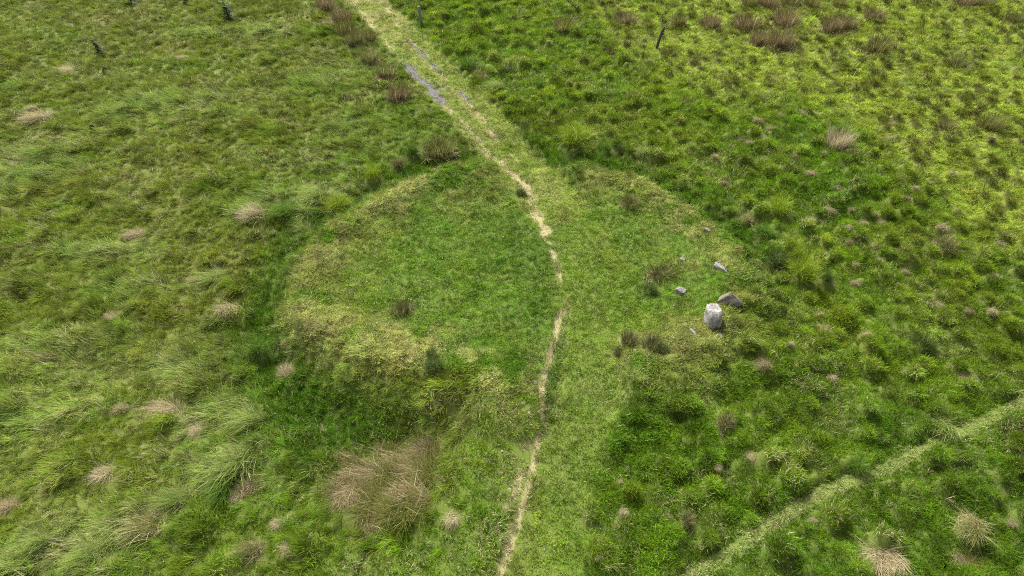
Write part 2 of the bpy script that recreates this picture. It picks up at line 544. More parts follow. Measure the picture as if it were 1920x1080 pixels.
def mat_plain(name, a, b, tr=0.15):
    k = N(name)
    oi = k.n('ShaderNodeAttribute', attribute_name='bw').outputs['Fac']
    c = k.mixc(a, b, oi)
    p = k.n('ShaderNodeBsdfPrincipled', {'Base Color': c, 'Roughness': 0.6})
    t = k.n('ShaderNodeBsdfTranslucent', {'Color': c})
    ms = k.n('ShaderNodeMixShader', {0: tr})
    k.t.links.new(p.outputs[0], ms.inputs[1])
    k.t.links.new(t.outputs[0], ms.inputs[2])
    return k.surf(ms.outputs[0])


M_NEEDLE = mat_plain('spruce_needles', (0.020, 0.045, 0.012), (0.050, 0.095, 0.024))
M_SHOOT = mat_plain('spruce_new_shoots', (0.16, 0.26, 0.05), (0.24, 0.34, 0.09), 0.3)

# ------------------------------------------------------------------ ground: one sheet, split along the track and the trodden paths
def axis(lo, hi, fine_lo, fine_hi, fine, coarse):
    a = np.arange(lo, fine_lo, coarse)
    b = np.arange(fine_lo, fine_hi, fine)
    c = np.arange(fine_hi, hi, coarse)
    out = [hi]
    while out[-1] < 900:
        out.append(out[-1] + max(1.0, (out[-1] - hi) * 0.6))
    low = [lo]
    while low[-1] > -900:
        low.append(low[-1] - max(1.0, (lo - low[-1]) * 0.6))
    return np.concatenate([np.array(low[1:])[::-1], a, b, c, out])


XS = axis(-44, 44, -14, 12, 0.085, 0.17)
YS = axis(4, 64, 8, 50, 0.095, 0.17)
GX, GY = np.meshgrid(XS, YS)
fx, fy = GX.ravel(), GY.ravel()
FG = F(fx, fy)
hz = FG.height()
far_fade = sstep(64, 120, np.maximum(np.abs(fx), fy))
hz = hz * (1 - far_fade)
gcol = cover_colour(FG) * 0.8
nx, ny = len(XS), len(YS)
idx = np.arange(nx * ny).reshape(ny, nx)
quads = np.stack([idx[:-1, :-1], idx[:-1, 1:], idx[1:, 1:], idx[1:, :-1]], -1).reshape(-1, 4)
fc = lambda a: a[quads].mean(1)
cls = np.zeros(len(quads), int)
cls[fc(FG.trail) > 0.3] = 3
cls[fc(FG.track) > 0.5] = 1
cls[(fc(FG.foot) > 0.25) & (cls != 1)] = 2
allv = np.stack([fx, fy, hz], 1)
for c_, nm, lb in ((0, 'ground', 'open grassy moor with a low ring bank and ditch'),
                   (1, 'track_road', 'grassy vehicle track with worn wheel ruts and grey gravel'),
                   (2, 'footpath', 'narrow trodden bare line winding down through the ring'),
                   (3, 'field_path', 'faint pale trail crossing the pasture diagonally')):
    q = quads[cls == c_]
    used, inv = np.unique(q, return_inverse=True)
    me = quick_mesh(nm, allv[used], inv.ravel(), np.arange(len(q)) * 4, np.full(len(q), 4), [M_GROUND],
                    attrs={'gcol': ('FLOAT_COLOR', gcol[used]), 'bare': ('FLOAT', FG.bare[used]), 'gravel': ('FLOAT', FG.gravel[used])})
    tag(link(nm, me), lb, 'ground' if c_ == 0 else 'path', None, 'structure')


# ------------------------------------------------------------------ grass: blades -> tufts -> scattered cover
def blades(rng, n, r, ln, wd, tilt, bend, az_spread=math.pi, az0=0.0, seg=3, radial=0.0, dome=0.0):
    """n arching blades rooted in a disc of radius r; az_spread limits the lean about az0; radial pulls the lean outwards"""
    rr = r * np.sqrt(rng.random(n))
    ra = rng.random(n) * 2 * math.pi
    root = np.stack([rr * np.cos(ra), rr * np.sin(ra), dome * (1 - (rr / max(r, 1e-6)) ** 2) - 0.01], 1)
    az = az0 + rng.normal(0, 1, n) * az_spread if az_spread < 3 else rng.random(n) * 2 * math.pi
    if radial > 0:
        vx = (1 - radial) * np.cos(az) + radial * np.cos(ra) * (rr / r + 0.3)
        vy = (1 - radial) * np.sin(az) + radial * np.sin(ra) * (rr / r + 0.3)
        az = np.arctan2(vy, vx)
    L = rng.uniform(ln[0], ln[1], n)
    W = rng.uniform(wd[0], wd[1], n)
    t0 = rng.uniform(tilt[0], tilt[1], n)
    bd = rng.uniform(bend[0], bend[1], n)
    tw = rng.normal(0, 0.6, n)
    pts = [root]
    sl = L / seg
    for k in range(seg):
        t = np.minimum(t0 + bd * (k + 0.5) / seg, 1.9)
        pts.append(pts[-1] + np.stack([sl * np.sin(t) * np.cos(az), sl * np.sin(t) * np.sin(az), sl * np.cos(t)], 1))
    perp = np.stack([-np.sin(az), np.cos(az), np.zeros(n)], 1)
    other = np.stack([np.cos(az) * 0.5, np.sin(az) * 0.5, np.full(n, 0.6)], 1)
    wv = perp * np.cos(tw)[:, None] + other * np.sin(tw)[:, None]
    prof = [0.75, 1.0, 0.75, 0.45][:seg]
    V = []
    for k in range(seg):
        h = wv * (W * prof[k] * 0.5)[:, None]
        V += [pts[k] - h, pts[k] + h]
    V.append(pts[seg])
    nv = 2 * seg + 1
    V = np.stack(V, 1).reshape(-1, 3)
    fl = []
    for k in range(seg - 1):
        fl += [2 * k, 2 * k + 1, 2 * k + 3, 2 * k + 2]
    fl += [2 * seg - 2, 2 * seg - 1, 2 * seg]
    tot = [4] * (seg - 1) + [3]
    flat = (np.array(fl)[None] + (np.arange(n) * nv)[:, None]).ravel()
    tots = np.tile(tot, n)
    bv = np.repeat(rng.random(n), nv)
    bw = np.repeat(rng.random(n), nv)
    return V, flat, tots, bv, bw


def blade_mesh(name, parts, mat):
    Vs, Fs, Ts, A, B = [], [], [], [], []
    off = 0
    for V, fl, t, a, b in parts:
        Vs.append(V)
        Fs.append(fl + off)
        Ts.append(t)
        A.append(a)
        B.append(b)
        off += len(V)
    t = np.concatenate(Ts)
    st = np.concatenate([[0], np.cumsum(t)[:-1]])
    return quick_mesh(name, np.vstack(Vs), np.concatenate(Fs), st, t, [mat],
                      attrs={'bv': ('FLOAT', np.concatenate(A)), 'bw': ('FLOAT', np.concatenate(B))})


def protos(kind, n, make):
    return [bpy.data.objects.new('%s_tuft_source' % kind, blade_mesh('%s_tuft' % kind, make(np.random.default_rng(100 + i * 7 + len(kind))), M_GRASS)) for i in range(n)]


TUFT = {
    'turf': protos('turf', 5, lambda g: [blades(g, 70, 0.16, (0.04, 0.09), (0.009, 0.015), (0.2, 1.3), (0.1, 0.7), seg=2)]),
    'sward': protos('sward', 5, lambda g: [blades(g, 58, 0.15, (0.09, 0.20), (0.009, 0.015), (0.1, 1.0), (0.3, 1.2), seg=2, radial=0.2)]),
    'lush': protos('lush', 5, lambda g: [blades(g, 56, 0.15, (0.16, 0.32), (0.011, 0.018), (0.0, 0.5), (0.2, 1.0), seg=2)]),
    'comb': protos('comb', 6, lambda g: [blades(g, 52, 0.13, (0.26, 0.56), (0.009, 0.015), (0.45, 1.05), (0.5, 1.0), az_spread=0.42)]),
    'mat': protos('mat', 5, lambda g: [blades(g, 62, 0.16, (0.10, 0.22), (0.012, 0.019), (0.7, 1.4), (0.1, 0.5), seg=2)]),
    'dome': protos('dome', 8, lambda g: [blades(g, 120, 0.15, (0.09, 0.24), (0.008, 0.014), (0.1, 0.9), (0.4, 1.6), radial=0.40, dome=0.05, seg=2)]),
}


def scatter(name, label, kind, pts, rot, scl, tint, dry, idx):
    me = bpy.data.meshes.new(name)
    me.vertices.add(len(pts))
    me.vertices.foreach_set('co', np.asarray(pts, np.float32).ravel())
    put_attr(me, 'rot', 'FLOAT_VECTOR', rot)
    put_attr(me, 'scl', 'FLOAT', scl)
    put_attr(me, 'tint', 'FLOAT_COLOR', tint)
    put_attr(me, 'dryness', 'FLOAT', dry)
    put_attr(me, 'pick', 'INT', idx)
    me.materials.append(M_GRASS)
    o = link(name, me)
    tag(o, label, 'grass', None, 'stuff')
    t = bpy.data.node_groups.new(name + '_scatter', 'GeometryNodeTree')
    t.interface.new_socket('Geometry', in_out='INPUT', socket_type='NodeSocketGeometry')
    t.interface.new_socket('Geometry', in_out='OUTPUT', socket_type='NodeSocketGeometry')
    nd = t.nodes
    gi, go = nd.new('NodeGroupInput'), nd.new('NodeGroupOutput')
    ip = nd.new('GeometryNodeInstanceOnPoints')
    g2i = nd.new('GeometryNodeGeometryToInstance')
    for p in reversed(TUFT[kind]):
        oi = nd.new('GeometryNodeObjectInfo')
        oi.inputs['Object'].default_value = p
        t.links.new(oi.outputs['Geometry'], g2i.inputs[0])

    def named(nm, ty):
        a = nd.new('GeometryNodeInputNamedAttribute')
        a.data_type = ty
        a.inputs['Name'].default_value = nm
        return a.outputs['Attribute']

    t.links.new(gi.outputs[0], ip.inputs['Points'])
    t.links.new(g2i.outputs[0], ip.inputs['Instance'])
    ip.inputs['Pick Instance'].default_value = True
    t.links.new(named('pick', 'INT'), ip.inputs['Instance Index'])
    e2r = nd.new('FunctionNodeEulerToRotation')
    t.links.new(named('rot', 'FLOAT_VECTOR'), e2r.inputs[0])
    t.links.new(e2r.outputs[0], ip.inputs['Rotation'])
    t.links.new(named('scl', 'FLOAT'), ip.inputs['Scale'])
    t.links.new(ip.outputs[0], go.inputs[0])
    md = o.modifiers.new('scatter', 'NODES')
    md.node_group = t
    return o


def candidates(cell, seed, ylo=5.5, yhi=60.0, thin=True):
    """jittered points over the ground in and round the view; sparser far off, where tufts get larger instead"""
    g = np.random.default_rng(seed)
    out = []
    bands = ((5.5, 22, 1.0), (22, 34, 1.25), (34, 48, 1.6), (48, 62, 2.1)) if thin else ((5.5, 62, 1.0),)
    for lo, hi, k in bands:
        c = cell * k
        xs = np.arange(-44, 44, c)
        ys = np.arange(lo, hi, c)
        X, Y = np.meshgrid(xs, ys)
        x = (X + g.random(X.shape) * c).ravel()
        y = (Y + g.random(X.shape) * c).ravel()
        m = (np.abs(x) < 0.80 * depth_at(x, y) + 1.5) & (y >= ylo) & (y < yhi)
        out.append(np.stack([x[m], y[m], np.full(m.sum(), k)], 1))
    return np.vstack(out)


def sow(name, label, kind, cell, seed, weight, size, lean=None, dryness=None, tone=None, sink=0.0, tilt=0.22, grain=1.2):
    p = candidates(cell, seed)
    f = F(p[:, 0], p[:, 1])
    g = np.random.default_rng(seed + 1)
    col = cover_colour(f)
    w = np.array(weight(f))
    for (cx, cy, cr) in ROOM:
        m = np.abs(p[:, 0] - cx) < cr
        m[m] = np.hypot(p[m, 0] - cx, p[m, 1] - cy) < cr
        w[m] *= 0.12
    keep = g.random(len(p)) < w
    n = int(keep.sum())
    z = f.height()[keep] - sink
    pts = np.stack([p[keep, 0], p[keep, 1], z], 1)
    col = col[keep]
    x, y = p[keep, 0], p[keep, 1]
    fine = 0.6 * vnoise(x, y, 0.28, seed + 3) + 0.4 * vnoise(x, y, 0.7, seed + 4)       # patchy growth, tuft by tuft
    jit = (0.68 + 0.64 * g.random((n, 1))) * (1 + grain * (fine[:, None] - 0.5))
    col = col * jit * (1 + 0.05 * g.normal(0, 1, (n, 3)))
    if tone is not None:
        col = tone(col, f, keep, g)
    yaw = g.random(n) * 2 * math.pi if lean is None else lean(x, y) + g.normal(0, 0.35, n)
    rot = np.stack([g.normal(0, tilt, n), g.normal(0, tilt, n), yaw], 1)
    scl = size(f)[keep] * (0.75 + 0.5 * g.random(n)) * p[keep, 2] ** 0.75
    dr = dryness(f)[keep] if dryness is not None else np.full(n, 0.08)
    scatter(name, label, kind, pts, rot, scl, np.clip(col, 0.004, 0.6), dr, g.integers(0, len(TUFT[kind]), n))
    print(name, n)


def wind(x, y):
    """downwind direction over the moor: towards the left and the viewer, veering in slow swells"""
    return math.radians(205) + 1.5 * (fbm(x, y, 7, 301, 2) - 0.5) + 0.9 * (fbm(x, y, 2, 311, 2) - 0.5)


def patch_dry(f, lo, hi, seed):
    return np.clip(lo + (hi - lo) * sstep(0.48, 0.72, 0.6 * fbm(f.x, f.y, 2.2, seed) + 0.4 * vnoise(f.x, f.y, 0.6, seed + 5)), 0, 1)


# ------------------------------------------------------------------ clumps that can be told apart
def rot_of(o, a):
    o.rotation_euler = (0, 0, a)


g0 = np.random.default_rng(5)
CLUMP = {}


def clump_kind(kind, n, foliage, thatch):
    CLUMP[kind] = [(blade_mesh(kind + '_foliage', foliage(np.random.default_rng(900 + i)), M_CLUMP),
                    blade_mesh(kind + '_thatch', thatch(np.random.default_rng(950 + i)), M_CLUMP)) for i in range(n)]


# unit clumps: about 1 m wide and 1 m tall (scaled when placed)
def shift(part, dx, dy, k=1.0):
    V = part[0].copy() * k
    V[:, 0] += dx
    V[:, 1] += dy
    return (V,) + part[1:]


clump_kind('rush', 5,
           lambda g: [shift(blades(g, n, r, (0.40, 1.0), (0.009, 0.015), (0.0, 0.35), (0.0, 0.55), radial=0.6, seg=2), g.uniform(-0.2, 0.2), g.uniform(-0.2, 0.2), k)
                      for n, r, k in ((330, 0.32, 1.0), (210, 0.24, 0.85), (150, 0.22, 0.7))],
           lambda g: [blades(g, 340, 0.46, (0.15, 0.5), (0.008, 0.014), (0.2, 1.3), (0.1, 0.8), radial=0.4, seg=2)])
# a low tangle: drooping, matted stems with the old growth lying through them
clump_kind('tangle', 4,
           lambda g: [shift(blades(g, n, r, (0.35, 0.95), (0.007, 0.012), (0.1, 0.8), (0.5, 1.4), az_spread=1.1, az0=g.uniform(-1, 1), dome=0.12), g.uniform(-0.2, 0.2), g.uniform(-0.2, 0.2), k)
                      for n, r, k in ((260, 0.36, 1.0), (170, 0.28, 0.85), (130, 0.26, 0.75))],
           lambda g: [shift(blades(g, n, 0.26, (0.3, 0.8), (0.005, 0.010), (0.6, 1.3), (0.2, 0.8), az_spread=0.45, az0=g.uniform(-0.8, 0.8), dome=0.16), g.uniform(-0.25, 0.25), g.uniform(-0.25, 0.25))
                      for n in (150, 120)])
clump_kind('tussock', 5,
           lambda g: [shift(blades(g, n, r, (0.25, 0.70), (0.008, 0.014), (0.05, 0.8), (0.4, 1.6), radial=0.45, dome=0.25), g.uniform(-0.18, 0.18), g.uniform(-0.18, 0.18), k)
                      for n, r, k in ((420, 0.32, 1.0), (220, 0.25, 0.8), (140, 0.25, 0.65))],
           lambda g: [blades(g, 200, 0.46, (0.2, 0.45), (0.008, 0.014), (0.8, 1.5), (0.1, 0.7), radial=0.5, dome=0.1, seg=2)])
clump_kind('combed', 5,
           lambda g: [shift(blades(g, n, r, (0.30, 0.95), (0.007, 0.013), (0.1, 0.9), (0.5, 1.6), az_spread=sp, dome=0.18), g.uniform(-0.22, 0.22), g.uniform(-0.22, 0.22), k)
                      for n, r, k, sp in ((260, 0.28, 1.0, 0.55), (150, 0.24, 0.85, 0.9), (130, 0.24, 0.7, 1.3))],
           lambda g: [blades(g, 240, 0.42, (0.2, 0.6), (0.006, 0.012), (0.6, 1.4), (0.2, 0.7), az_spread=1.2, dome=0.12, seg=2)])
clump_kind('straw', 5,
           lambda g: [blades(g, 300, 0.48, (0.25, 0.6), (0.006, 0.011), (0.2, 1.0), (0.4, 1.2), az_spread=1.2, seg=2)],
           lambda g: [shift(blades(g, n, r, (0.25, 0.75), (0.005, 0.010), (0.6, 1.2), (0.5, 1.0), az_spread=sp, az0=g.uniform(-0.6, 0.6), dome=0.16), g.uniform(-0.2, 0.2), g.uniform(-0.2, 0.2))
                      for n, r, sp in ((260, 0.22, 0.5), (200, 0.26, 0.8), (160, 0.24, 1.3))])

SRGB = lambda r, g, b: tuple(((v / 255) / 12.92 if v <= 10 else (((v / 255) + 0.055) / 1.055) ** 2.4) for v in (r, g, b))
# colour pairs: (foliage colour, foliage share of dead blades), (thatch colour, share of dead blades)
PAL = {
    'matstraw': ((0.330, 0.270, 0.150), 0.55, (0.360, 0.300, 0.180), 0.70),
    'tanglestraw': ((0.120, 0.115, 0.034), 0.08, (0.220, 0.172, 0.085), 0.30),
    'tangleolive': ((0.105, 0.115, 0.024), 0.06, (0.210, 0.155, 0.085), 0.20),
    'tanglebrown': ((0.125, 0.100, 0.045), 0.08, (0.200, 0.150, 0.085), 0.25),
    'rushbrown': ((0.150, 0.120, 0.055), 0.10, (0.200, 0.155, 0.085), 0.30),
    'rushgreen': ((0.125, 0.130, 0.030), 0.10, (0.220, 0.175, 0.095), 0.40),
    'rushdark': ((0.105, 0.110, 0.034), 0.08, (0.140, 0.115, 0.055), 0.30),
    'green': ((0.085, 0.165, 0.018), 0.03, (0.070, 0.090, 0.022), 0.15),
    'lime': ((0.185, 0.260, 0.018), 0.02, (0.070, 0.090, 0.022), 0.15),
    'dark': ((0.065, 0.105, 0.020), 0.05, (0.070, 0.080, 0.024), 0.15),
    'pale': ((0.205, 0.275, 0.062), 0.06, (0.140, 0.160, 0.040), 0.25),
    'straw': ((0.170, 0.185, 0.050), 0.25, (0.330, 0.270, 0.150), 0.70),
    'bleached': ((0.150, 0.185, 0.036), 0.20, (0.430, 0.365, 0.235), 0.90),
    'tan': ((0.140, 0.150, 0.042), 0.20, (0.280, 0.215, 0.125), 0.55),
    'seed': ((0.400, 0.340, 0.220), 0.65, (0.110, 0.130, 0.045), 0.20),
}
count = [0]
ROOM = []                                                   # x, y, radius of every clump: the cover thins out there


def clump(name, kind, pal, u, v, wpx, hpx, label, cat, group=None, yaw=None):
    """a clump whose base centre stands at photo point u, v; width and height estimated in photo pixels"""
    x, y, z = G(u, v)
    d = depth_at(x, y, z)
    w = wpx * d / FPX
    h = hpx * d / FPX
    i = count[0]
    count[0] += 1
    rnd = random.Random(i * 37 + 5)
    ROOM.append((x, y, {'combed': 0.32, 'tussock': 0.40}.get(kind, 0.42) * w + 0.03))
    fm, tm = CLUMP[kind][i % len(CLUMP[kind])]
    e = link(name, None, None, (x, y, z - 0.02))
    e.empty_display_size = 0.2
    tag(e, label, cat, group)
    a = rnd.random() * 6.283
    if kind in ('combed', 'straw', 'tangle'):
        a = float(wind(np.array([x]), np.array([y]))[0]) if yaw is None else math.radians(yaw)
    rot_of(e, a)
    sw = {'tangle': 1.0, 'rush': 1.1, 'tussock': 0.72, 'combed': 0.80, 'straw': 0.85}[kind] * w
    sh = {'tangle': 1.0, 'rush': 1.05, 'tussock': 1.55, 'combed': 1.25, 'straw': 1.35}[kind] * h
    e.scale = (sw, sw * rnd.uniform(0.8, 1.0), sh)
    f1, d1, f2, d2 = PAL[pal]
    j = rnd.uniform(0.88, 1.12)
    fo = link('foliage', fm, e)
    fo.color = (f1[0] * j, f1[1] * j, f1[2] * j, d1)
    th = link('thatch', tm, e)
    th.color = (f2[0] * j, f2[1] * j, f2[2] * j, d2)
    return e


R1 = 'brown rush clumps on the bright pasture'
for row in (
    # u, v(base), width, height, palette, label
    (1062, 52, 56, 30, 'rushgreen', 'green-brown rush clump farthest left on the far pasture, between the two posts'),
    (1178, 46, 52, 26, 'rushbrown', 'brown rush clump just up-left of the leaning dark post'),
    (1268, 49, 38, 24, 'rushgreen', 'small rush clump just up-right of the leaning dark post'),
    (1331, 49, 44, 30, 'rushbrown', 'round brown rush clump, second one right of the leaning post'),
    (1396, 47, 62, 34, 'rushbrown', 'wide brown rush clump left of its tall pinkish neighbour in the far row'),
    (1467, 49, 62, 36, 'rushbrown', 'tall pinkish-brown rush clump standing just above the touching pair'),
    (1421, 86, 46, 36, 'rushbrown', 'greyish rush clump with bleached base, left one of the touching pair'),
    (1467, 94, 62, 40, 'rushbrown', 'big dark brown rush clump, the larger of the touching pair'),
    (1560, 62, 50, 34, 'rushbrown', 'brown rush clump with whitish litter at its foot, right of the green patch'),
    (1590, 52, 34, 30, 'rushbrown', 'narrow brown rush clump leaning over the right flank of a wider one'),
    (1641, 37, 46, 26, 'rushbrown', 'small double-topped brown rush clump alone near the far edge'),
    (1636, 97, 58, 38, 'rushgreen', 'brown rush clump with a bright green patch on its left side'),
    (1398, 10, 44, 26, 'rushgreen', 'leftmost clump of the dark rush strip cut by the top edge'),
    (1436, 12, 46, 28, 'rushbrown', 'second clump of the dark rush strip cut by the top edge'),
    (1478, 11, 44, 26, 'rushdark', 'third clump of the dark rush strip cut by the top edge'),
    (1518, 9, 36, 24, 'rushgreen', 'rightmost clump of the dark rush strip cut by the top edge'),
    (1568, 13, 34, 24, 'rushgreen', 'small green-brown rush clump right of the dark top-edge strip'),
    (1718, 4, 44, 24, 'rushgreen', 'rush clump half cut by the top edge, left of the long dark one'),
    (1805, 10, 46, 26, 'rushbrown', 'left half of the long dark rush clump at the top edge'),
    (1838, 12, 42, 26, 'rushdark', 'right half of the long dark rush clump at the top edge'),
    (1906, 46, 42, 28, 'rushdark', 'dark rush clump at the far right edge of the bright pasture'),
    (1803, 127, 44, 24, 'rushdark', 'low dark green rush clump alone on the bright pasture at right'),
    (1766, 242, 36, 26, 'tan', 'small brown rush tuft left of the larger one at right'),
    (1853, 240, 52, 38, 'rushgreen', 'upright green-brown rush clump near the right edge, larger of two'),
    (1291, 202, 30, 24, 'rushdark', 'dark brown rush tuft between lush grass and bright pasture'),
    (1136, 102, 26, 18, 'rushdark', 'small dark tuft in the rough grass left of the leaning post'),
):
    u, v, w, h, pal, lb = row
    clump('rush_clump', 'rush', pal, u, v, w, h, lb, 'rush clump', R1)

R2 = 'rush clumps beside the track'
for row in (
    (612, 18, 40, 34, 'rushbrown', 'brown rushes at the top edge beside the track, farthest of the trackside row'),
    (632, 42, 44, 36, 'rushbrown', 'purple-brown trackside rush clump, second from the top edge'),
    (650, 66, 46, 38, 'rushgreen', 'tall olive rush clump leaning towards the track, third from the top edge'),
    (664, 84, 40, 36, 'rushdark', 'dark-footed rush clump beside the track, fourth from the top edge'),
    (694, 78, 34, 28, 'rushgreen', 'olive rush tuft hugging the track verge where the left rut begins'),
    (698, 118, 40, 34, 'tan', 'pinkish-brown rush clump at mid verge left of the gravel rut'),
    (722, 146, 44, 30, 'tan', 'straggling tan rush clump left of the long gravel patch'),
    (750, 186, 52, 34, 'rushbrown', 'reddish-brown rush clump nearest the viewer along the left verge'),
    (820, 285, 64, 34, 'rushgreen', 'broad green-brown tussocky rush below the lower end of the track'),
    (906, 148, 34, 22, 'tan', 'brown-topped tuft with pale blades on the right verge of the track'),
):
    u, v, w, h, pal, lb = row
    clump('rush_clump', 'rush', pal, u, v, w, h, lb, 'rush clump', R2)

R3 = 'tangled rushes in the ditch below the ring'
for row in (
    ('tangle', 802, 856, 66, 44, 'tanglebrown', None, 'dark brown rush clump at the top right of the tangled ditch rushes'),
    ('straw', 742, 878, 96, 26, 'tanglestraw', 235, 'straw-coloured ridge of fallen rush in the middle of the ditch tangle'),
    ('straw', 690, 892, 104, 28, 'tanglestraw', 225, 'brown rush stems swept down-left in the ditch tangle'),
    ('straw', 655, 928, 80, 22, 'tanglestraw', 235, 'fallen rush fan at the left end of the ditch tangle'),
    ('tangle', 692, 958, 96, 40, 'tangleolive', None, 'rounded green-brown rush clump at the bottom of the ditch tangle'),
    ('straw', 695, 955, 96, 28, 'tanglestraw', 300, 'tan rush stems drooping over the bottom clump of the ditch tangle'),
    ('tangle', 770, 942, 96, 42, 'tangleolive', None, 'wide green-brown rush clump at the bottom right of the ditch tangle'),
    ('straw', 752, 944, 84, 24, 'straw', 200, 'whitish combed rush stems on the lower edge of the ditch tangle'),
    ('tangle', 795, 900, 84, 44, 'tangleolive', None, 'tall olive rush clump against the bank in the ditch tangle'),
    ('tangle', 668, 878, 70, 40, 'tangleolive', None, 'olive rush clump at the upper left of the ditch tangle'),
    ('tangle', 650, 915, 70, 36, 'tangleolive', None, 'low olive rush clump at the left foot of the ditch tangle'),
    ('tangle', 735, 850, 70, 36, 'tangleolive', None, 'dark green rush clump at the top of the ditch tangle'),
    ('tangle', 722, 908, 84, 42, 'tangleolive', None, 'dark hollow rush clump at the heart of the ditch tangle'),
):
    k, u, v, w, h, pal, yaw, lb = row
    clump('rush_clump', k, pal, u, v, w, h, lb, 'rush clump', R3, yaw)

R4 = 'green tussocks right of the track and ring'
for row in (
    ('tussock', 1085, 270, 92, 42, 'lime', 'broad bright tussock with dark underside above the ring ditch'),
    ('tussock', 1135, 287, 44, 34, 'green', 'rounded tussock with dark face, just right of the broad bright one'),
    ('tussock', 1122, 303, 34, 26, 'green', 'small tussock below the broad bright one at the ditch edge'),
    ('tussock', 1162, 288, 40, 28, 'dark', 'dark tussock in the middle of the row above the ring ditch'),
    ('combed', 1203, 290, 56, 32, 'pale', 'tussock with pale drooping blades at the right of the ditch row'),
    ('tussock', 880, 132, 56, 30, 'green', 'blue-green bushy tussock right of the track near the pale combed one'),
    ('combed', 915, 128, 44, 24, 'pale', 'whitish combed tussock touching the blue-green bushy one'),
    ('tussock', 1010, 168, 36, 28, 'green', 'bright round tussock alone in the rough right of the track'),
    ('tussock', 952, 140, 40, 24, 'dark', 'small dark-footed tussock right of the whitish combed one'),
    ('combed', 930, 165, 56, 24, 'pale', 'low pale mound of combed grass below the whitish tussock'),
    ('tussock', 1446, 498, 56, 52, 'dark', 'tall dark tussock, left one of the knot right of the ring'),
    ('tussock', 1468, 508, 36, 40, 'dark', 'narrow dark tussock pressed between the tall one and the broad lime one'),
    ('tussock', 1506, 520, 84, 50, 'lime', 'broad lime-topped tussock with dark face right of the ring'),
    ('tussock', 1552, 528, 40, 26, 'dark', 'low dark tussock at the right foot of the broad lime-topped one'),
    ('tussock', 1490, 482, 34, 32, 'lime', 'small lime tussock with dark hollow above the broad lime-topped one'),
    ('tussock', 1486, 462, 48, 32, 'lime', 'round lime tussock shading a dark face, upper one of the knot'),
    ('tussock', 1460, 400, 64, 34, 'lime', 'bushy lime tussock beside the ring ditch, above the knot'),
    ('combed', 1403, 415, 44, 30, 'straw', 'straw-topped drooping tussock at the outer edge of the ring ditch'),
    ('tussock', 1764, 465, 56, 34, 'tan', 'wide tan-hearted tussock standing in the green pasture at right'),
    ('tussock', 1435, 440, 60, 28, 'green', 'low dark-footed tussock between the ditch and the knot'),
    ('combed', 1760, 798, 76, 46, 'pale', 'spiky grey-green tussock just above the diagonal trail'),
    ('tussock', 1600, 880, 60, 36, 'green', 'green tussock touching the upper edge of the diagonal trail'),
    ('combed', 1820, 985, 78, 46, 'straw', 'pale-bladed drooping tussock below the diagonal trail at right'),
    ('tussock', 1735, 655, 64, 40, 'dark', 'dark green tussock alone in the pasture at right'),
    ('tussock', 1355, 800, 54, 40, 'tan', 'tan-capped tussock with dark face right of the mown band'),
    ('tussock', 1290, 985, 46, 44, 'tan', 'pinkish-capped tussock near the bottom, left of the trail end'),
):
    k, u, v, w, h, pal, lb = row
    clump('grass_tussock', k, pal, u, v, w, h, lb, 'tussock', R4)

R5 = 'dark tufts on the enclosure turf'
for row in (
    (757, 585, 44, 36, 'rushdark', 'lone dark rush tuft on the left part of the enclosure turf'),
    (1182, 640, 38, 32, 'rushdark', 'dark tuft on the enclosure turf, left one of the pair below the stones'),
    (1222, 645, 44, 32, 'rushdark', 'darkest tuft on the enclosure turf, right one of the pair below the stones'),
    (1160, 662, 24, 20, 'rushdark', 'smallest dark tuft on the enclosure turf, just below the pair'),
    (1240, 660, 44, 20, 'dark', 'flat dark green tuft trailing below the pair on the enclosure turf'),
    (1222, 548, 44, 26, 'dark', 'flat dark green tuft on the enclosure turf left of the small stone'),
    (1232, 515, 52, 22, 'rushdark', 'low brown-green tuft on the enclosure turf above the flat green one'),
    (808, 668, 34, 20, 'dark', 'small green-brown tuft on the turf behind the front bank'),
    (808, 690, 56, 30, 'dark', 'dark green tuft on the crest of the front bank'),
    (977, 366, 34, 18, 'dark', 'little dark tuft at the edge of the bare path inside the ring'),
    (1180, 380, 40, 18, 'rushdark', 'low brown tuft just inside the far right bank'),
):
    u, v, w, h, pal, lb = row
    clump('turf_tuft', 'tussock' if pal == 'dark' else 'rush', pal, u, v, w, h, lb, 'grass tuft', R5)

